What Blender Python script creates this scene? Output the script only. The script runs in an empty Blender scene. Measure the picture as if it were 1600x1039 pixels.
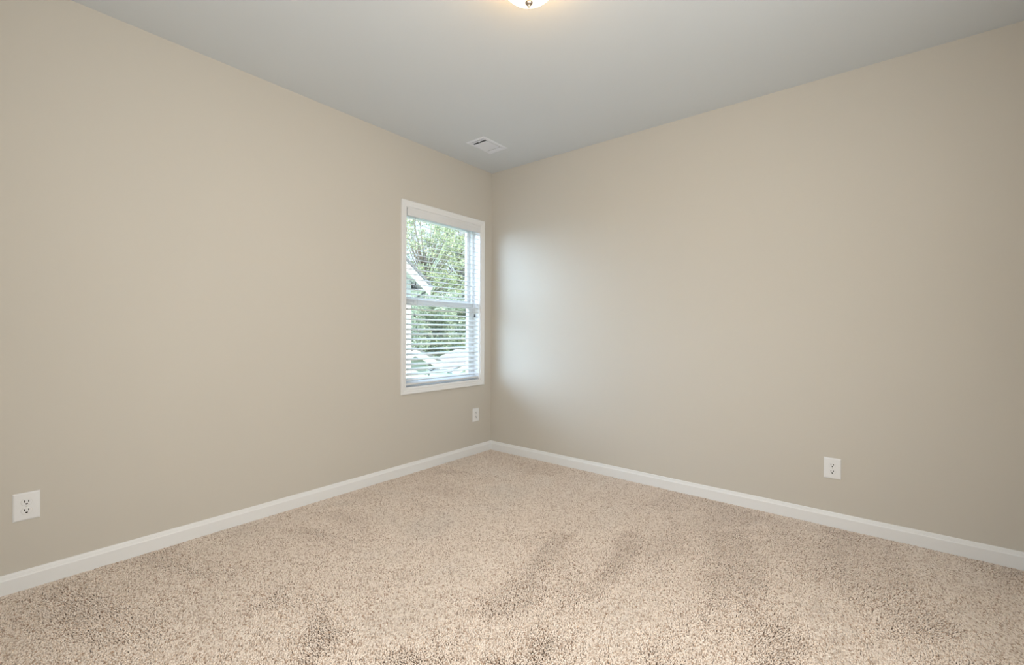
import bpy, bmesh, math, random
import numpy as np
from mathutils import Vector, Matrix, noise

sc = bpy.context.scene
C = sc.collection
R = math.radians
random.seed(7)

# ------------------------------------------------------------------ camera
# corner of the two visible walls = origin; window wall is x=0, other wall y=0
H = 2.743
cam_d = bpy.data.cameras.new('camera')
cam = bpy.data.objects.new('camera', cam_d); C.objects.link(cam)
FPX = 705.025
cam_d.sensor_width = 36.0; cam_d.sensor_fit = 'HORIZONTAL'
cam_d.lens = FPX / 1600 * 36.0
cam_d.clip_start = 0.02; cam_d.clip_end = 300
yaw, pit, rol = 0.681356903, -0.00344290453, 0.00515266528
CAM = Vector((2.9994807, -3.36936247, 1.17637077))
F = Vector((-math.sin(yaw)*math.cos(pit), math.cos(yaw)*math.cos(pit), math.sin(pit)))
Rt = Vector((math.cos(yaw), math.sin(yaw), 0)); U = Rt.cross(F)
R2 = Rt*math.cos(rol) + U*math.sin(rol); U2 = -Rt*math.sin(rol) + U*math.cos(rol)
M = Matrix((R2, U2, -F)).transposed().to_4x4(); M.translation = CAM
cam.matrix_world = M
sc.camera = cam

# ------------------------------------------------------------------ view / world / sun / large lights
sc.view_settings.view_transform = 'Standard'
sc.view_settings.look = 'None'
sc.view_settings.gamma = 1
sc.view_settings.use_curve_mapping = False
sc.view_settings.exposure = 0.0

w = bpy.data.worlds.new('sky'); sc.world = w; w.use_nodes = True
wn = w.node_tree.nodes; wl = w.node_tree.links
bg = wn['Background']
tc = wn.new('ShaderNodeTexCoord'); sep = wn.new('ShaderNodeSeparateXYZ')
ramp = wn.new('ShaderNodeValToRGB')
wl.new(tc.outputs['Generated'], sep.inputs[0]); wl.new(sep.outputs['Z'], ramp.inputs[0])
ramp.color_ramp.elements[0].position = 0.0; ramp.color_ramp.elements[0].color = (0.80, 0.92, 1.04, 1)
ramp.color_ramp.elements[1].position = 0.7; ramp.color_ramp.elements[1].color = (0.50, 0.72, 1.0, 1)
# bright lobe added to the unseen sky to light the right wall (direction L)
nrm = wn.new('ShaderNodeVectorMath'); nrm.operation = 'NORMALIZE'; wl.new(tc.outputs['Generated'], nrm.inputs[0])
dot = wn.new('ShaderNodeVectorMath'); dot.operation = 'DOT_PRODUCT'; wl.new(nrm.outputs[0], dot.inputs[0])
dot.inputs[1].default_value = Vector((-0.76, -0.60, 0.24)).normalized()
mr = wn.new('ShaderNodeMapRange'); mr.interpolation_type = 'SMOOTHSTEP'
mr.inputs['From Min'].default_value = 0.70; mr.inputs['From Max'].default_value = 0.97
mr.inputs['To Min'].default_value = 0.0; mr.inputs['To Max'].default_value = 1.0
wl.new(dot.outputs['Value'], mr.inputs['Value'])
lobe_mix = wn.new('ShaderNodeMix'); lobe_mix.data_type = 'RGBA'; wl.new(mr.outputs[0], lobe_mix.inputs['Factor'])
wl.new(ramp.outputs[0], lobe_mix.inputs['A']); lobe_mix.inputs['B'].default_value = (6.1, 7.7, 10.2, 1)
wl.new(lobe_mix.outputs['Result'], bg.inputs['Color'])
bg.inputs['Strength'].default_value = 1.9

def lamp(name, kind, loc, energy, color, **kw):
    d = bpy.data.lights.new(name, kind); d.energy = energy; d.color = color
    for k, v in kw.items(): setattr(d, k, v)
    o = bpy.data.objects.new(name, d); o.location = loc; C.objects.link(o)
    return o
sun = lamp('sun', 'SUN', (0, 0, 20), 8.0, (1.0, 0.96, 0.88), angle=R(0.6))
sun.rotation_euler = Vector((-0.66, -0.22, -0.72)).to_track_quat('-Z', 'Y').to_euler()
# added area lights that fill the room from behind the camera, out of view
RX, RY = 3.66, -3.62
fill_back = lamp('fill_light_back', 'AREA', (2.40, RY-0.02, 1.45), 23, (1.0, 0.98, 0.94), shape='RECTANGLE', size=1.74, size_y=1.43)
fill_back.rotation_euler = (R(90), 0, 0)
fill_side = lamp('fill_light_side', 'AREA', (RX+0.02, -2.62, 1.45), 39, (1.0, 0.985, 0.94), shape='RECTANGLE', size=1.43, size_y=1.74)
fill_side.rotation_euler = (0, R(90), 0)

# ------------------------------------------------------------------ materials
def mat(name, rgb, rough=0.6, spec=0.3, metal=0.0):
    m = bpy.data.materials.new(name); m.use_nodes = True
    b = m.node_tree.nodes['Principled BSDF']
    b.inputs['Base Color'].default_value = (*rgb, 1)
    b.inputs['Roughness'].default_value = rough
    b.inputs['Specular IOR Level'].default_value = spec
    b.inputs['Metallic'].default_value = metal
    return m
def nodes(m): return m.node_tree.nodes, m.node_tree.links, m.node_tree.nodes['Principled BSDF']
def vary(m, a, b_, scale, detail=3, bump=0.0, bscale=None, dist=0.002):
    n, l, b = nodes(m)
    t = n.new('ShaderNodeTexCoord')
    nz = n.new('ShaderNodeTexNoise'); nz.inputs['Scale'].default_value = scale; nz.inputs['Detail'].default_value = detail
    l.new(t.outputs['Object'], nz.inputs['Vector'])
    r = n.new('ShaderNodeValToRGB')
    r.color_ramp.elements[0].position = 0.3; r.color_ramp.elements[0].color = (*a, 1)
    r.color_ramp.elements[1].position = 0.7; r.color_ramp.elements[1].color = (*b_, 1)
    l.new(nz.outputs['Fac'], r.inputs[0]); l.new(r.outputs[0], b.inputs['Base Color'])
    if bump:
        nb = n.new('ShaderNodeTexNoise'); nb.inputs['Scale'].default_value = bscale or scale; nb.inputs['Detail'].default_value = 2
        l.new(t.outputs['Object'], nb.inputs['Vector'])
        bp = n.new('ShaderNodeBump'); bp.inputs['Strength'].default_value = bump; bp.inputs['Distance'].default_value = dist
        l.new(nb.outputs['Fac'], bp.inputs['Height']); l.new(bp.outputs[0], b.inputs['Normal'])
    return m
M_wall = vary(mat('wall_paint', (0.62, 0.55, 0.45), 0.85, 0.15), (0.612, 0.580, 0.520), (0.625, 0.592, 0.531), 0.9, 2, 0.12, 260, 0.0008)
M_ceil = vary(mat('ceiling_paint', (0.7, 0.7, 0.68), 0.95, 0.1), (0.700, 0.738, 0.766), (0.712, 0.750, 0.778), 1.1, 2, 0.15, 220, 0.0008)
M_trim = vary(mat('trim_paint', (0.8, 0.8, 0.78), 0.38, 0.4), (0.835, 0.845, 0.850), (0.850, 0.860, 0.865), 3.0, 2)
M_vinyl = vary(mat('window_vinyl', (0.8, 0.8, 0.8), 0.35, 0.4), (0.80, 0.81, 0.82), (0.83, 0.84, 0.85), 4.0, 2)
M_slat = vary(mat('blind_white', (0.8, 0.8, 0.8), 0.45, 0.35), (0.78, 0.79, 0.80), (0.81, 0.82, 0.83), 3.0, 2)
M_cord = mat('cord_white', (0.62, 0.63, 0.66), 0.8)
M_tassel = mat('tassel_grey', (0.09, 0.10, 0.12), 0.5)
M_plate = vary(mat('outlet_plastic', (0.8, 0.8, 0.79), 0.3, 0.45), (0.84, 0.85, 0.86), (0.855, 0.865, 0.875), 20, 2)
M_slot = mat('outlet_slot_dark', (0.02, 0.018, 0.016), 0.7)
M_screw = mat('painted_screw', (0.70, 0.70, 0.68), 0.35, 0.5)
M_vent = vary(mat('register_enamel', (0.75, 0.76, 0.78), 0.4, 0.4), (0.80, 0.83, 0.90), (0.82, 0.85, 0.91), 12, 2)
M_duct = mat('duct_dark', (0.025, 0.028, 0.035), 0.8)
M_nickel = vary(mat('brushed_nickel', (0.5, 0.4, 0.33), 0.28, 0.5, 1.0), (0.50, 0.40, 0.33), (0.56, 0.46, 0.38), 30, 2)
M_sub = mat('carpet_backing', (0.16, 0.12, 0.09), 1.0, 0.0)

M_glass = bpy.data.materials.new('window_glass'); M_glass.use_nodes = True
n, l, b = nodes(M_glass); n.remove(b)
g1 = n.new('ShaderNodeBsdfTransparent'); g1.inputs[0].default_value = (0.93, 0.96, 0.95, 1)
g2 = n.new('ShaderNodeBsdfGlossy'); g2.inputs['Roughness'].default_value = 0.02
mx = n.new('ShaderNodeMixShader'); mx.inputs[0].default_value = 0.05
l.new(g1.outputs[0], mx.inputs[1]); l.new(g2.outputs[0], mx.inputs[2]); l.new(mx.outputs[0], n['Material Output'].inputs['Surface'])

M_bowl = mat('lit_frosted_glass', (0.9, 0.85, 0.75), 0.4)
n, l, b = nodes(M_bowl)
b.inputs['Emission Color'].default_value = (1.0, 0.64, 0.30, 1); b.inputs['Emission Strength'].default_value = 14

# ------------------------------------------------------------------ mesh helpers
def new_obj(name, verts, faces, m, parent=None, smooth=False):
    me = bpy.data.meshes.new(name); me.from_pydata(verts, [], faces); me.update()
    me.materials.append(m)
    if smooth:
        for p in me.polygons: p.use_smooth = True
    o = bpy.data.objects.new(name, me); C.objects.link(o)
    if parent: o.parent = parent
    return o
class MB:
    def __init__(s): s.v = []; s.f = []
    def add(s, v, f):
        k = len(s.v); s.v += [tuple(x) for x in v]; s.f += [tuple(k+i for i in q) for q in f]; return s
    def box(s, a, b):
        (x0, y0, z0), (x1, y1, z1) = a, b
        return s.add([(x0,y0,z0),(x1,y0,z0),(x1,y1,z0),(x0,y1,z0),(x0,y0,z1),(x1,y0,z1),(x1,y1,z1),(x0,y1,z1)],
                     [(0,3,2,1),(4,5,6,7),(0,1,5,4),(1,2,6,5),(2,3,7,6),(3,0,4,7)])
    def prism(s, prof, fn, t0, t1):
        """profile (list of 2-tuples), fn(p, t) -> 3d, extruded from t0 to t1"""
        k = len(prof)
        v = [fn(q, t0) for q in prof] + [fn(q, t1) for q in prof]
        f = [(i, (i+1) % k, k+(i+1) % k, k+i) for i in range(k)]
        f += [tuple(range(k))[::-1], tuple(range(k, 2*k))]
        return s.add(v, f)
    def tube(s, pts, r, seg=8):
        rings = []
        for i, p in enumerate(pts):
            p = Vector(p)
            d = (Vector(pts[min(i+1, len(pts)-1)]) - Vector(pts[max(i-1, 0)])).normalized()
            a = d.orthogonal().normalized(); c = d.cross(a)
            rr = r[i] if isinstance(r, (list, tuple)) else r
            rings.append([p + a*math.cos(t)*rr + c*math.sin(t)*rr for t in [2*math.pi*j/seg for j in range(seg)]])
        v = [q for g in rings for q in g]
        f = [(i*seg+j, i*seg+(j+1) % seg, (i+1)*seg+(j+1) % seg, (i+1)*seg+j) for i in range(len(pts)-1) for j in range(seg)]
        f += [tuple(range(seg))[::-1], tuple((len(pts)-1)*seg+j for j in range(seg))]
        return s.add(v, f)
    def lathe(s, prof, seg=48, cx=0, cy=0):
        k = len(prof)
        v = [(cx+r*math.cos(2*math.pi*j/seg), cy+r*math.sin(2*math.pi*j/seg), z) for r, z in prof for j in range(seg)]
        f = [(i*seg+j, i*seg+(j+1) % seg, (i+1)*seg+(j+1) % seg, (i+1)*seg+j) for i in range(k-1) for j in range(seg)]
        return s.add(v, f)
    def build(s, name, m, parent=None, smooth=False, bevel=0, seg=2):
        o = new_obj(name, s.v, s.f, m, parent, False)
        bm = bmesh.new(); bm.from_mesh(o.data); bmesh.ops.recalc_face_normals(bm, faces=bm.faces); bm.to_mesh(o.data); bm.free()
        if smooth:
            for p in o.data.polygons: p.use_smooth = True
        if bevel:
            md = o.modifiers.new('bevel', 'BEVEL'); md.width = bevel; md.segments = seg; md.limit_method = 'ANGLE'
        return o
def tag(o, label=None, cat=None, group=None, kind=None):
    if label: o['label'] = label
    if cat: o['category'] = cat
    if group: o['group'] = group
    if kind: o['kind'] = kind
    return o
def empty(name, loc, rz=0.0):
    o = bpy.data.objects.new(name, None); o.location = loc; o.rotation_euler = (0, 0, rz)
    o.empty_display_size = 0.1; C.objects.link(o); return o
def copy_tree(o, parent=None):
    c = o.copy(); C.objects.link(c)
    if parent: c.parent = parent
    for ch in list(o.children): copy_tree(ch, c)
    return c
def struct(o): o['kind'] = 'structure'; return o

# ------------------------------------------------------------------ room shell
T = 0.14
def wall_with_hole(name, fn, a0, a1, hole):
    """fn(a, depth, z) -> xyz ; hole = (h0,h1,z0,z1) or None"""
    mb = MB()
    def bx(p0, p1, z0, z1):
        A = fn(p0, 0, z0); B = fn(p1, T, z1)
        mb.box(tuple(map(min, zip(A, B))), tuple(map(max, zip(A, B))))
    if hole is None: bx(a0, a1, 0, H)
    else:
        h0, h1, z0, z1 = hole
        bx(a0, h0, 0, H); bx(h1, a1, 0, H); bx(h0, h1, 0, z0); bx(h0, h1, z1, H)
    return struct(mb.build(name, M_wall))
WY0, WY1, WZ0, WZ1 = -1.053, -0.166, 0.702, 2.191          # window opening
wall_with_hole('wall_left', lambda a, d, z: (-d, a, z), RY-T, 0.0, (WY0, WY1, WZ0, WZ1))
wall_with_hole('wall_right', lambda a, d, z: (a, d, z), -T, RX+T, None)
wall_with_hole('wall_back', lambda a, d, z: (a, RY-d, z), 0.0, RX+T, (1.50, 3.30, 0.70, 2.19))
wall_with_hole('wall_side', lambda a, d, z: (RX+d, a, z), RY, 0.0, (-3.52, -1.72, 0.70, 2.19))
struct(MB().box((-T, RY-T, H), (RX+T, T, H+0.12)).build('ceiling', M_ceil))
struct(MB().box((-T, RY-T, -0.12), (RX+T, T, -0.012)).build('floor', M_sub))

# baseboards: 83 mm with a stepped, rounded top
BB = [(0, -0.012), (0.0145, -0.012), (0.0145, 0.0585), (0.0135, 0.0610), (0.0105, 0.0650), (0.0100, 0.0680), (0.0085, 0.0705), (0.0080, 0.0740), (0.0062, 0.0800), (0.0045, 0.0830), (0, 0.0830)]
def baseboard(name, fn, t0, t1):
    return struct(MB().prism(BB, fn, t0, t1).build(name, M_trim))
baseboard('baseboard_left', lambda q, t: (q[0], t, q[1]), RY, 0.0)
baseboard('baseboard_right', lambda q, t: (t, -q[0], q[1]), 0.0, RX)
baseboard('baseboard_back', lambda q, t: (t, RY+q[0], q[1]), 0.0, RX)
baseboard('baseboard_side', lambda q, t: (RX-q[0], t, q[1]), RY, 0.0)

# unseen openings made up to hold the fill lights, panel behind blocks outside light
def fill_opening(name, fn, a0, a1, z0, z1):
    mb = MB()
    def bx(p0, p1, za, zb, d0, d1):
        A = fn(p0, d0, za); B = fn(p1, d1, zb); mb.box(tuple(map(min, zip(A, B))), tuple(map(max, zip(A, B))))
    for (p0, p1, za, zb) in ((a0-0.05, a0, z0-0.05, z1+0.05), (a1, a1+0.05, z0-0.05, z1+0.05), (a0, a1, z0-0.05, z0), (a0, a1, z1, z1+0.05)):
        bx(p0, p1, za, zb, -0.016, -0.0005)
    r = struct(mb.build(name, M_trim))
    mb = MB(); bx(a0+0.002, a1-0.002, z0+0.002, z1-0.002, 0.05, 0.06)
    mb.build('blocker_panel', M_slat, r)
fill_opening('fill_opening_back', lambda a, d, z: (a, RY-d, z), 1.50, 3.30, 0.70, 2.19)
fill_opening('fill_opening_side', lambda a, d, z: (RX+d, a, z), -3.52, -1.72, 0.70, 2.19)

# ------------------------------------------------------------------ window 1
win = struct(empty('window_1', (0, (WY0+WY1)/2, WZ0)))
wc = Vector(win.location)
def wpart(mb, name, m, parent=win, **k):
    off = wc if parent is win else Vector((0, 0, 0))
    mb.v = [tuple(Vector(q) - wc) for q in mb.v]
    return mb.build(name, m, parent, **k)
CW = 0.050
# picture-frame casing, mitred, colonial profile (u from inner edge out, height off the wall)
prof = [(0.0, 0.0), (0.0, 0.009), (0.005, 0.011), (0.018, 0.011), (0.022, 0.0135), (0.036, 0.015), (0.040, 0.018), (CW-0.004, 0.018), (CW, 0.015), (CW, 0.0)]
mb = MB()
ring = [(WY0, WZ0, -1, -1), (WY1, WZ0, 1, -1), (WY1, WZ1, 1, 1), (WY0, WZ1, -1, 1)]
k = len(prof); vv = []
for (y, z, sy, sz) in ring:
    for (u, h) in prof: vv.append((h, y+sy*u, z+sz*u))
ff = [(a*k+i, a*k+(i+1) % k, ((a+1) % 4)*k+(i+1) % k, ((a+1) % 4)*k+i) for a in range(4) for i in range(k)]
mb.add(vv, ff); wpart(mb, 'window_casing', M_trim)
# jamb liner
JT = 0.010
def frame_boxes(mb, x0, x1, y0, y1, z0, z1, wy, wz0, wz1):
    mb.box((x0, y0, z0), (x1, y0+wy, z1)); mb.box((x0, y1-wy, z0), (x1, y1, z1))
    mb.box((x0, y0+wy, z0), (x1, y1-wy, z0+wz0)); mb.box((x0, y0+wy, z1-wz1), (x1, y1-wy, z1))
    return mb
mb = frame_boxes(MB(), -0.078, 0.002, WY0, WY1, WZ0, WZ1, 0.006, 0.006, 0.006); wpart(mb, 'window_jamb', M_trim)
# vinyl frame + two sashes (single hung): outer frame, upper sash further out
y0, y1, z0, z1 = WY0, WY1, WZ0, WZ1
mb = frame_boxes(MB(), -T-0.02, -0.078, y0, y1, z0, z1, 0.030, 0.022, 0.022); wpart(mb, 'window_frame', M_vinyl, bevel=0.002)
ZM = 1.430
mb = frame_boxes(MB(), -0.142, -0.114, y0+0.030, y1-0.030, ZM-0.012, z1-0.022, 0.036, 0.046, 0.030)
us = wpart(mb, 'upper_sash', M_vinyl, bevel=0.0025)
mb = frame_boxes(MB(), -0.112, -0.082, y0+0.030, y1-0.030, z0+0.022, ZM+0.014, 0.042, 0.036, 0.054)
ls = wpart(mb, 'lower_sash', M_vinyl, bevel=0.0025)
gl = wpart(MB().box((-0.130, y0+0.062, ZM+0.030), (-0.127, y1-0.062, z1-0.048)), 'window_pane', M_glass, us)
gl = wpart(MB().box((-0.099, y0+0.068, z0+0.054), (-0.096, y1-0.068, ZM-0.036)), 'window_pane', M_glass, ls)
mb = MB().box((-0.110, -0.66, ZM+0.014), (-0.084, -0.56, ZM+0.024)).box((-0.108, -0.625, ZM+0.024), (-0.080, -0.595, ZM+0.032))
wpart(mb, 'sash_lock', M_vinyl, ls, bevel=0.002)

# ------------------------------------------------------------------ faux-wood blind
bl = empty('window_blind', (-0.030, (WY0+WY1)/2, WZ1))
tag(bl, 'white horizontal slat blind lowered inside the window with slats tilted open', 'window blind')
bc = Vector(bl.location)
BY0, BY1 = WY0+0.010, WY1-0.010
def bpart(mb, name, m, parent=bl, **k):
    mb.v = [tuple(Vector(q) - bc) for q in mb.v]; return mb.build(name, m, parent, **k)
# valance with a small cove profile
vz1, vz0 = WZ1-0.007, WZ1-0.070
pv = [(-0.006, vz0), (0.004, vz0), (0.006, vz0+0.004), (0.006, vz0+0.012), (0.0035, vz0+0.016), (0.0035, vz1-0.018), (0.006, vz1-0.013), (0.008, vz1-0.004), (0.008, vz1), (-0.006, vz1)]
mb = MB().prism(pv, lambda q, t: (q[0], t, q[1]), WY0+0.014, WY1-0.002)
bpart(mb, 'valance', M_slat)
bpart(MB().box((-0.060, BY0, WZ1-0.052), (-0.008, BY1, WZ1-0.008)), 'head_rail', M_slat, bevel=0.002)
SW, TILT, PITCH = 0.0500, R(15.5), 0.0418
z_bot = WZ0 + 0.034
nsl = int((WZ1-0.075 - (z_bot+0.03)) / PITCH) + 1
xc = -0.034
# slat profile: slightly crowned, outer edge (-x) higher
sp = []
for u in (-0.5, -0.25, 0, 0.25, 0.5): sp.append((u*SW, 0.0014 + 0.0016*(1-4*u*u)))
for u in (0.5, 0.25, 0, -0.25, -0.5): sp.append((u*SW, -0.0014 + 0.0016*(1-4*u*u)))
ct, st = math.cos(TILT), math.sin(TILT)
def slat_fn(q, t): return (q[0]*ct + q[1]*st, t, -q[0]*st + q[1]*ct)
smb = MB().prism(sp, slat_fn, BY0-(WY0+WY1)/2, BY1-(WY0+WY1)/2)
slat0 = smb.build('slat', M_slat, bl, smooth=False)
z_s = z_bot + 0.032
zs = [z_s + i*PITCH for i in range(nsl)]
slat0.location = Vector((xc, (WY0+WY1)/2, zs[0])) - bc
for z in zs[1:]:
    s = slat0.copy(); C.objects.link(s); s.location = Vector((xc, (WY0+WY1)/2, z)) - bc
brl = MB().prism([(-0.025, -0.0065), (0.025, -0.0065), (0.025, 0.0065), (-0.025, 0.0065)], lambda q, t: (q[0]*ct + q[1]*st + xc, t, -q[0]*st + q[1]*ct + z_bot), BY0, BY1)
bpart(brl, 'bottom_rail', M_slat, bevel=0.003)
# ladder cords (front and back string at two stations, rungs under every slat)
for yy in (WY0+0.13, WY1-0.13):
    mb = MB()
    for dx in (-0.0265, 0.0265): mb.tube([(xc+dx, yy, z_bot+0.009), (xc+dx, yy, WZ1-0.06)], 0.0009, 5)
    for z in zs: mb.tube([(xc-0.0265, yy, z+0.0265*st-0.004), (xc+0.0265, yy, z-0.0265*st-0.004)], 0.0006, 4)
    bpart(mb, 'ladder_cord', M_cord)
def cord(pts, ytass):
    c = bpart(MB().tube(pts, 0.0011, 6), 'pull_cord', M_cord)
    x, y, z = pts[-1]
    mb = MB().lathe([(0.0005, z), (0.0028, z-0.002), (0.0035, z-0.008), (0.0055, z-0.026), (0.0045, z-0.031), (0.0004, z-0.032)], 12, x, y)
    bpart(mb, 'tassel', M_tassel, c, smooth=True)
for yy, zt in ((-0.953, 1.585), (-0.957, 1.315), (-0.243, 1.335), (-0.233, 1.335)):
    cord([(-0.002, yy, WZ1-0.06), (0.000, yy, 1.8), (0.0, yy, zt)], zt)

# ------------------------------------------------------------------ outlets
def outlet(name_loc, rz, label):
    t = empty('wall_outlet', name_loc, rz)          # local: +y out of the wall is -Y ; plate in local xz, facing -y
    tag(t, label, 'outlet')
    PW, PH, PD = 0.0865, 0.1255, 0.0062
    pr = [(0.0, 0.0), (0.0, 0.0022), (0.0012, 0.0038), (0.0058, PD)]
    vv = []
    for (sx, sz) in ((-1, -1), (1, -1), (1, 1), (-1, 1)):
        for (u, h) in pr: vv.append((sx*(PW/2-u), -h, sz*(PH/2-u)))
    k = 4
    ff = [(a*k+i, ((a+1) % 4)*k+i, ((a+1) % 4)*k+i+1, a*k+i+1) for a in range(4) for i in range(3)]
    ff.append((3, 7, 11, 15))
    ff.append((0, 4, 8, 12))
    MB().add(vv, ff).build('cover_plate', M_plate, t)
    for s in (1, -1):
        zc = s*0.0195
        # receptacle face: circle with flattened top and bottom
        pts = []
        for j in range(40):
            a = 2*math.pi*j/40; x = 0.0172*math.cos(a); z = 0.0172*math.sin(a)
            pts.append((x, max(-0.0142, min(0.0142, z))))
        dark = [(x*1.055, z*1.06) for x, z in pts]
        MB().prism(dark, lambda q, tt: (q[0], tt, q[1]+zc), -PD+0.001, -PD-0.00025).build('receptacle_gap', M_screw, t)
        rc = MB().prism(pts, lambda q, tt: (q[0], tt, q[1]+zc), -PD+0.001, -PD-0.0016).build('receptacle', M_plate, t, bevel=0.0006)
        yf = -PD-0.0016
        mb = MB()
        mb.box((-0.0082, yf-0.0003, zc-0.0010), (-0.0050, yf+0.001, zc+0.0090))
        mb.box((0.0050, yf-0.0003, zc+0.0000), (0.0080, yf+0.001, zc+0.0082))
        g = [(0.0040*math.cos(a), 0.0040*math.sin(a)) for a in [math.pi + math.pi*j/10 for j in range(11)]] + [(0.0040, 0.0022), (-0.0040, 0.0022)]
        mb.prism(g, lambda q, tt: (q[0], tt, q[1]+zc-0.0072), yf+0.001, yf-0.0003)
        mb.build('slots', M_slot, rc)
    MB().prism([(0.0032*math.cos(2*math.pi*j/16), 0.0032*math.sin(2*math.pi*j/16)) for j in range(16)],
               lambda q, tt: (q[0], tt, q[1]), -PD+0.0005, -PD-0.0009).build('screw', M_screw, t, bevel=0.0003)
    return t
outlet((0.0, -3.166, 0.370), R(90), 'white duplex outlet low on the window wall at the far left')
outlet((0.0, -0.219, 0.369), R(90), 'small white duplex outlet below the window beside the room corner')
outlet((2.789, 0.0, 0.349), 0, 'white duplex outlet low on the windowless right wall above the baseboard')

# ------------------------------------------------------------------ ceiling register
vt = empty('ceiling_vent', (0.424, -0.541, H)); tag(vt, 'white rectangular metal air register in the ceiling near the corner', 'ceiling vent')
OX, OY = 0.100, 0.150; IX, IY = 0.072, 0.122
pr = [(0.0, 0.0), (0.0, 0.003), (0.010, 0.006), (0.026, 0.006), (0.028, 0.0)]
vv = []
for (sx, sy) in ((-1, -1), (1, -1), (1, 1), (-1, 1)):
    for (u, h) in pr: vv.append((sx*(OX-u), sy*(OY-u), -h))
k = len(pr)
ff = [(a*k+i, ((a+1) % 4)*k+i, ((a+1) % 4)*k+i+1, a*k+i+1) for a in range(4) for i in range(k-1)]
MB().add(vv, ff).build('vent_frame', M_vent, vt)
MB().box((-IX, -IY, -0.0008), (IX, IY, -0.0002)).build('duct_opening', M_duct, vt)
def blade(yc, ang, wdt):
    c_, s_ = math.cos(ang)*wdt/2, math.sin(ang)*wdt/2
    pr = [(yc-c_, -s_), (yc+c_, s_), (yc+c_, s_+0.0008), (yc-c_, -s_+0.0008)]
    return MB().prism(pr, lambda q, t: (t, q[0], q[1]-0.0065), -IX, IX).build('louver', M_vent, vt)
for yc in (-0.112, -0.0755): blade(yc, R(-60), 0.008)
for i in range(13): blade(-0.062 + i*0.0115, R(4), 0.0122)
for yc in (0.094, 0.106, 0.117): blade(yc, R(-22), 0.011)
MB().box((-0.006, -0.108, -0.0060), (0.006, -0.094, -0.001)).build('damper_lever', M_vent, vt)

# ------------------------------------------------------------------ ceiling lamp
lt = empty('ceiling_light', (1.832, -1.826, H)); tag(lt, 'lit frosted glass bowl flush mount light with metal finial on the ceiling', 'ceiling light')
MB().lathe([(0.0, 0.0), (0.062, 0.0), (0.075, -0.008), (0.078, -0.022), (0.068, -0.030), (0.0, -0.030)], 56).build('canopy', M_nickel, lt, smooth=True)
prb = []
for j in range(22):
    a = math.pi/2*j/21
    prb.append((0.131*math.cos(a)+0.0001, -0.042 - 0.112*math.sin(a)))
prb = [(0.126, -0.038), (0.131, -0.037)] + prb
MB().lathe(prb, 72).build('glass_bowl', M_bowl, lt, smooth=True)
zf = -0.154
MB().lathe([(0.0005, zf+0.002), (0.011, zf+0.001), (0.016, zf-0.002), (0.0175, zf-0.007), (0.0165, zf-0.012), (0.012, zf-0.018), (0.008, zf-0.021),
            (0.0055, zf-0.024), (0.0045, zf-0.028), (0.003, zf-0.031), (0.0003, zf-0.032)], 32).build('finial', M_nickel, lt, smooth=True)

# ------------------------------------------------------------------ carpet (cut pile, countless tufts)
def fbm(x, y, sc_, seed, oct=3):
    """cheap smooth value noise on arrays"""
    out = np.zeros_like(x); amp = 1.0; tot = 0
    for o in range(oct):
        rng = np.random.RandomState(seed+o*17); G = rng.rand(64, 64)
        u = x*sc_*(2**o)+100; v = y*sc_*(2**o)+100
        i = np.floor(u).astype(int); j = np.floor(v).astype(int); fu = u-i; fv = v-j
        fu = fu*fu*(3-2*fu); fv = fv*fv*(3-2*fv)
        g = lambda a, b_: G[a % 64, b_ % 64]
        out += amp*((g(i, j)*(1-fu)+g(i+1, j)*fu)*(1-fv) + (g(i, j+1)*(1-fu)+g(i+1, j+1)*fu)*fv)
        tot += amp; amp *= 0.5
    return out/tot
SP = 0.0057
rng = np.random.RandomState(3)
gx, gy = np.meshgrid(np.arange(0.0145, RX-0.014, SP), np.arange(-0.0145, RY+0.014, -SP))
gx = gx.ravel() + rng.uniform(-0.42, 0.42, gx.size)*SP; gy = gy.ravel() + rng.uniform(-0.42, 0.42, gy.size)*SP
gx = np.clip(gx, 0.0165, None); gy = np.clip(gy, None, -0.0165)
# keep only what lies before the camera with a margin
dx, dy = gx-CAM.x, gy-CAM.y
fwd = dx*F.x + dy*F.y
keep = (fwd > 0.75)
gx, gy = gx[keep], gy[keep]; N = gx.size
# nap: footprints and vacuum strokes lay the pile over in different directions
wx = fbm(gx, gy, 2.3, 11)*0.5; wy = fbm(gx, gy, 2.3, 31)*0.5
a1 = fbm(gx+wx, gy+wy, 3.1, 5, 3)
str_ang = R(12)
sx_ = gx*math.cos(str_ang)+gy*math.sin(str_ang); sy_ = -gx*math.sin(str_ang)+gy*math.cos(str_ang)
a2r = fbm(sx_*3.6+wx, sy_*0.55, 1.6, 77, 2); a2l = fbm(sx_*0.5, sy_*3.4+wy, 1.6, 99, 2)
msk = np.clip((gx-0.9)*1.6+0.5, 0, 1); a2 = a2r*msk + a2l*(1-msk)
nap = np.clip((a1-0.52)*8, -0.7, 1)*0.50 + np.clip((a2-0.5)*7.0, -1, 1)*0.42
th = rng.uniform(0, 2*np.pi, N)
lean = rng.uniform(0.05, 0.5, N)
hgt = rng.uniform(0.0085, 0.0108, N) - 0.0005*nap
lx = np.cos(th)*lean + nap*1.0*F.x; ly = np.sin(th)*lean + nap*1.0*F.y
w0 = rng.uniform(0.0026, 0.0033, N)*(1+0.2*nap); rot = rng.uniform(0, np.pi/2, N)
V = np.zeros((N, 9, 3))
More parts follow.
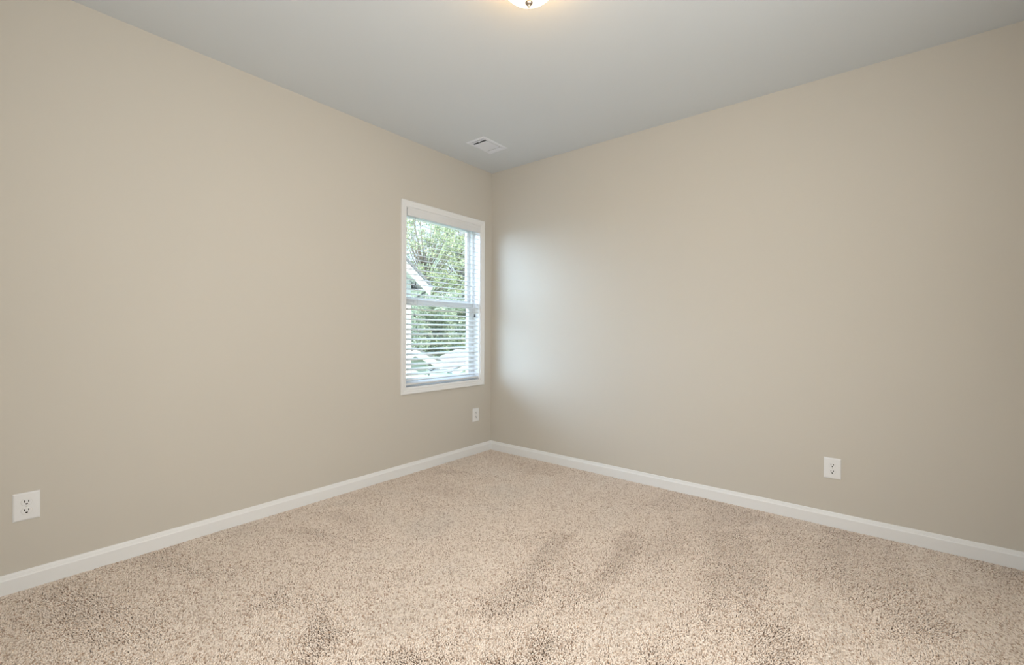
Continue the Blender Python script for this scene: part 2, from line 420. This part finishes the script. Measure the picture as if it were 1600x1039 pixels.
for kk in range(4):
    a = rot + kk*np.pi/2
    V[:, kk, 0] = gx + np.cos(a)*w0*0.9; V[:, kk, 1] = gy + np.sin(a)*w0*0.9; V[:, kk, 2] = -0.012
    a = a + 0.5
    V[:, 4+kk, 0] = gx + np.cos(a)*w0*1.25 + lx*hgt*0.7; V[:, 4+kk, 1] = gy + np.sin(a)*w0*1.25 + ly*hgt*0.7; V[:, 4+kk, 2] = -0.012 + hgt*0.72
V[:, 8, 0] = gx + lx*hgt; V[:, 8, 1] = gy + ly*hgt; V[:, 8, 2] = -0.012 + hgt
V[:, :, 0] = np.maximum(V[:, :, 0], 0.0147); V[:, :, 1] = np.minimum(V[:, :, 1], -0.0147)
fq = np.array([(0,1,5,4),(1,2,6,5),(2,3,7,6),(3,0,4,7)]); ft = np.array([(4,5,8),(5,6,8),(6,7,8),(7,4,8)])
base = (np.arange(N)*9)[:, None, None]
Q = (fq[None]+base).reshape(N, 16); Tt = (ft[None]+base).reshape(N, 12)
loops = np.concatenate([Q, Tt], 1).ravel()
starts = (np.concatenate([np.arange(4)*4, 16+np.arange(4)*3])[None] + (np.arange(N)*28)[:, None]).ravel()
me = bpy.data.meshes.new('carpet_pile')
me.vertices.add(N*9); me.loops.add(N*28); me.polygons.add(N*8)
me.vertices.foreach_set('co', V.astype(np.float32).ravel())
me.loops.foreach_set('vertex_index', loops.astype(np.int32))
me.polygons.foreach_set('loop_start', starts.astype(np.int32))
me.update(calc_edges=True)
at = me.attributes.new('tuft', 'FLOAT', 'POINT')
at.data.foreach_set('value', np.repeat(rng.rand(N), 9).astype(np.float32))
me.shade_smooth()
M_carpet = mat('carpet_yarn', (0.5, 0.4, 0.32), 0.95, 0.05)
n, l, b = nodes(M_carpet)
an = n.new('ShaderNodeAttribute'); an.attribute_name = 'tuft'
r = n.new('ShaderNodeValToRGB'); r.color_ramp.elements[0].position = 0.0; r.color_ramp.elements[0].color = (0.42, 0.30, 0.22, 1)
r.color_ramp.elements[1].position = 1.0; r.color_ramp.elements[1].color = (0.92, 0.82, 0.73, 1)
e = r.color_ramp.elements.new(0.22); e.color = (0.70, 0.58, 0.485, 1)
e = r.color_ramp.elements.new(0.6); e.color = (0.84, 0.735, 0.645, 1)
l.new(an.outputs['Fac'], r.inputs[0]); l.new(r.outputs[0], b.inputs['Base Color'])
b.inputs['Sheen Weight'].default_value = 0.25; b.inputs['Sheen Roughness'].default_value = 0.5
me.materials.append(M_carpet)
carpet = bpy.data.objects.new('carpet', me); C.objects.link(carpet)
tag(carpet, 'flecked beige cut pile carpet covering the whole floor of the room', 'carpet', kind='stuff')

# ------------------------------------------------------------------ outside: neighbour houses
def siding(name, rgb, pitch=0.12):
    m = mat(name, rgb, 0.7, 0.2); n, l, b = nodes(m)
    t = n.new('ShaderNodeTexCoord'); s = n.new('ShaderNodeSeparateXYZ'); l.new(t.outputs['Object'], s.inputs[0])
    mm = n.new('ShaderNodeMath'); mm.operation = 'MULTIPLY'; mm.inputs[1].default_value = 1/pitch; l.new(s.outputs['Z'], mm.inputs[0])
    fr = n.new('ShaderNodeMath'); fr.operation = 'FRACT'; l.new(mm.outputs[0], fr.inputs[0])
    bp = n.new('ShaderNodeBump'); bp.inputs['Strength'].default_value = 0.8; bp.inputs['Distance'].default_value = 0.02
    l.new(fr.outputs[0], bp.inputs['Height']); bp.invert = True; l.new(bp.outputs[0], b.inputs['Normal'])
    return m
M_side = siding('white_lap_siding', (0.78, 0.79, 0.79))
M_side2 = siding('sage_lap_siding', (0.50, 0.54, 0.50))
M_fascia = mat('white_fascia', (0.80, 0.80, 0.79), 0.5)
M_drip = mat('grey_drip_edge', (0.17, 0.17, 0.18), 0.5)
M_shingle = vary(mat('roof_shingle', (0.3, 0.29, 0.28), 0.9), (0.24, 0.235, 0.23), (0.36, 0.345, 0.33), 6, 4, 0.5, 12, 0.02)
M_shingle2 = vary(mat('pale_roof_shingle', (0.5, 0.45, 0.42), 0.9), (0.24, 0.21, 0.20), (0.34, 0.30, 0.28), 5, 4, 0.5, 12, 0.02)
M_grass = vary(mat('lawn_grass', (0.15, 0.25, 0.07), 0.9), (0.10, 0.20, 0.05), (0.22, 0.32, 0.10), 3, 5)
GZ = -3.1
struct(MB().box((-70, -40, GZ-0.3), (-1.5, 70, GZ)).build('ground', M_grass))

def gable_house(name, xw, ridge_y, eave_y, ridge_z, eave_z, depth, over, m_wall, m_roof, label, windows=()):
    """gable end wall at x=xw facing +x; ridge along x; right slope falls to eave_y (rake tip). over = rake overhang, wall stops short of eave."""
    half = eave_y - ridge_y; slope = (ridge_z-eave_z)/half
    eo = 0.40
    wy1 = eave_y-eo; wy0 = 2*ridge_y-wy1
    wz = eave_z + slope*eo - 0.12
    root = empty(name, (xw, ridge_y, GZ)); tag(root, label, 'house')
    off = Vector((xw, ridge_y, GZ))
    def P(mb, nm, m, parent=root, **k):
        mb.v = [tuple(Vector(q)-off) for q in mb.v]; return mb.build(nm, m, parent, **k)
    pent = [(wy0, GZ), (wy1, GZ), (wy1, wz), (ridge_y, ridge_z-0.12), (wy0, wz)]
    P(MB().prism(pent, lambda q, t: (t, q[0], q[1]), xw-depth, xw), 'house_wall', m_wall)
    # corner board
    P(MB().box((xw-0.10, wy1-0.09, GZ), (xw+0.02, wy1+0.02, wz-0.05)), 'corner_board', M_fascia)
    rf = MB()
    for s in (1, -1):
        a = (ridge_y, ridge_z); bb = (ridge_y+s*half, eave_z)
        pr = [a, bb, (bb[0], bb[1]+0.06), (a[0], a[1]+0.06)]
        rf.prism(pr, lambda q, t: (t, q[0], q[1]), xw-depth-over, xw+over)
    P(rf, 'roof', m_roof)
    fa = MB(); so = MB(); dr = MB()
    for s in (1, -1):
        e = (ridge_y+s*half, eave_z)
        fa.prism([(ridge_y, ridge_z-0.27), (e[0], e[1]-0.27), (e[0], e[1]), (ridge_y, ridge_z)], lambda q, t: (t, q[0], q[1]), xw+over-0.03, xw+over+0.01)
        dr.prism([(ridge_y, ridge_z), (e[0]+s*0.02, e[1]-0.01), (e[0]+s*0.02, e[1]+0.075), (ridge_y, ridge_z+0.08)], lambda q, t: (t, q[0], q[1]), xw+over-0.02, xw+over+0.03)
        so.prism([(ridge_y, ridge_z-0.13), (e[0], e[1]-0.13), (e[0], e[1]-0.10), (ridge_y, ridge_z-0.10)], lambda q, t: (t, q[0], q[1]), xw-0.05, xw+over-0.03)
        so.box((xw-depth, min(e[0]-s*eo, e[0]), eave_z-0.13), (xw+over-0.03, max(e[0]-s*eo, e[0]), eave_z-0.10))
    P(fa, 'rake_board', M_fascia); P(so, 'soffit', M_fascia); P(dr, 'drip_edge', M_drip)
    # gutter and downspout on the eave side
    g = MB().prism([(eave_y, eave_z-0.10), (eave_y+0.09, eave_z-0.08), (eave_y+0.11, eave_z+0.02), (eave_y, eave_z+0.02)], lambda q, t: (t, q[0], q[1]), xw-depth, xw+over-0.02)
    P(g, 'gutter', M_fascia)
    P(MB().tube([(xw+over-0.10, eave_y+0.04, eave_z-0.09), (xw-0.02, wy1+0.10, eave_z-0.38), (xw-0.08, wy1+0.07, eave_z-0.60), (xw-0.08, wy1+0.07, GZ+0.1)], 0.04, 8), 'downspout', M_drip)
    for (ya, yb, za, zb) in windows:
        f_ = P(MB().box((xw-0.02, ya-0.09, za-0.09), (xw+0.03, yb+0.09, zb+0.09)), 'house_window', M_fascia)
        P(MB().box((xw+0.02, ya, za), (xw+0.035, yb, zb)), 'pane', M_houseglass, f_)
    return root
M_houseglass = mat('house_window_glass', (0.10, 0.13, 0.17), 0.1, 0.6)
# tall white house: rake passes (4.40,3.155) -> (5.21,2.54) when seen at x=-7
gable_house('neighbour_house', -7.4, 0.9, 5.22, 2.44+0.745*4.32, 2.44, 9.0, 0.40, M_side, M_shingle,
            'tall white sided neighbour house with grey edged gable roof outside the window', windows=((2.2, 3.1, 0.0, 1.6),))
# lower wing further along
gable_house('garage', -10.9, 7.55, 8.86, -0.11+0.45*1.31, -0.11, 5.0, 0.35, M_side2, M_shingle2,
            'low gabled outbuilding with pale fascia in front of the trees outside the window')
gable_house('distant_house', -14.5, 15.9, 18.9, -0.02, -0.92, 2.2, 0.35, M_side, M_shingle2,
            'far low pale roofed house at bottom right of the window view')

# ------------------------------------------------------------------ outside: trees
M_bark = vary(mat('tree_bark', (0.2, 0.16, 0.13), 0.9), (0.15, 0.12, 0.10), (0.28, 0.23, 0.19), 8, 4, 0.6, 20, 0.02)
def leaf_mat(name, a, bcol):
    m = mat(name, a, 0.6, 0.2); n, l, b = nodes(m)
    g = n.new('ShaderNodeNewGeometry'); r = n.new('ShaderNodeValToRGB')
    r.color_ramp.elements[0].color = (*a, 1); r.color_ramp.elements[1].color = (*bcol, 1)
    l.new(g.outputs['Random Per Island'], r.inputs[0]); l.new(r.outputs[0], b.inputs['Base Color'])
    tr = n.new('ShaderNodeBsdfTranslucent'); l.new(r.outputs[0], tr.inputs['Color'])
    mx = n.new('ShaderNodeMixShader'); mx.inputs[0].default_value = 0.4
    l.new(b.outputs[0], mx.inputs[1]); l.new(tr.outputs[0], mx.inputs[2]); l.new(mx.outputs[0], n['Material Output'].inputs['Surface'])
    return m
M_leafA = leaf_mat('maple_leaf', (0.16, 0.21, 0.14), (0.78, 0.78, 0.50))
M_leafB = leaf_mat('dense_leaf', (0.22, 0.27, 0.20), (0.66, 0.70, 0.52))
def tree(name, base, height, crown, n_blobs, leaves_per, leaf, m_leaf, label, seed, cat='tree', group=None, crown_low=0.35, blob_r=(0.5, 1.1)):
    rr = random.Random(seed); rg = np.random.RandomState(seed)
    root = empty(name, base); tag(root, label, cat, group)
    tr = MB(); th_ = 0.018*height
    top = Vector((rr.uniform(-.3, .3), rr.uniform(-.3, .3), height*0.72))
    mid = Vector((rr.uniform(-.15, .15), rr.uniform(-.15, .15), height*0.36))
    tr.tube([(0, 0, -0.1), tuple(mid), tuple(top)], [th_*1.5, th_, th_*0.35], 10)
    cents = []
    for i in range(n_blobs):
        while True:
            q = Vector((rr.uniform(-1, 1), rr.uniform(-1, 1), rr.uniform(-1, 1)))
            if 0.35 < q.length < 1: break
        c = Vector((q.x*crown, q.y*crown, height*(crown_low + (1-crown_low)*(q.z*0.5+0.5))))
        cents.append(c)
        t = max(0.15, min(0.95, (c.z/height-0.15)/0.75)); s0 = mid.lerp(top, max(0, t-0.3)) if t > 0.3 else Vector((0, 0, height*0.25)).lerp(mid, 0.8)
        mm = s0.lerp(c, 0.5) + Vector((0, 0, -0.05*height*rr.random()))
        tr.tube([tuple(s0), tuple(mm), tuple(c)], [th_*0.26, th_*0.14, th_*0.05], 6)
    tr.build('trunk', M_bark, root, smooth=True)
    vs = []
    for c in cents:
        r_ = rr.uniform(*blob_r); k = leaves_per
        d = rg.normal(size=(k, 3)); d /= np.linalg.norm(d, axis=1)[:, None]
        p = np.array(c) + d*(r_*rg.rand(k, 1)**0.45)*np.array([1, 1, 0.75])
        a = rg.normal(size=(k, 3)); a /= np.linalg.norm(a, axis=1)[:, None]
        b_ = np.cross(a, rg.normal(size=(k, 3))); b_ /= np.linalg.norm(b_, axis=1)[:, None]
        s = leaf*rg.uniform(0.6, 1.3, (k, 1))
        quad = np.stack([p-a*s*0.6, p+b_*s*0.42, p+a*s*0.7, p-b_*s*0.42], 1); vs.append(quad)
    V_ = np.concatenate(vs); nn = V_.shape[0]
    me = bpy.data.meshes.new('foliage'); me.vertices.add(nn*4); me.loops.add(nn*4); me.polygons.add(nn)
    me.vertices.foreach_set('co', V_.astype(np.float32).ravel()); me.loops.foreach_set('vertex_index', np.arange(nn*4, dtype=np.int32))
    me.polygons.foreach_set('loop_start', np.arange(0, nn*4, 4, dtype=np.int32)); me.update(calc_edges=True); me.materials.append(m_leaf)
    fo = bpy.data.objects.new('foliage', me); fo.parent = root; C.objects.link(fo)
    return root
def at(px, py, dist):
    """a point on the sight line through a photo pixel, used only to look up distances while laying out the garden"""
    d = F + R2*((px-800)/FPX) - U2*((py-519.5)/FPX); d.z = 0; d.normalize()
    return (CAM.x+d.x*dist, CAM.y+d.y*dist, GZ)
tree('maple_tree', at(664, 0, 47.0), 17.0, 4.0, 130, 75, 0.18, M_leafA, 'open leafy light green tree with sky showing through outside the upper sash', 5, crown_low=0.25, blob_r=(0.45, 1.05))
tree('maple_tree', at(720, 0, 57.0), 20.0, 4.6, 120, 110, 0.21, M_leafA, 'yellow green tree against the right side of the upper sash', 9, crown_low=0.25, blob_r=(0.6, 1.3))
tree('hedge_tree', at(666, 0, 32.5), 6.9, 2.0, 90, 420, 0.12, M_leafB, 'dense pale green bushy tree in the middle of the lower sash view', 41, crown_low=0.05, blob_r=(0.4, 0.9))
tree('hedge_tree', at(716, 0, 37.5), 7.2, 2.2, 90, 420, 0.13, M_leafB, 'dense green tree at the right of the lower sash view behind the far roof', 42, crown_low=0.05, blob_r=(0.4, 0.9))
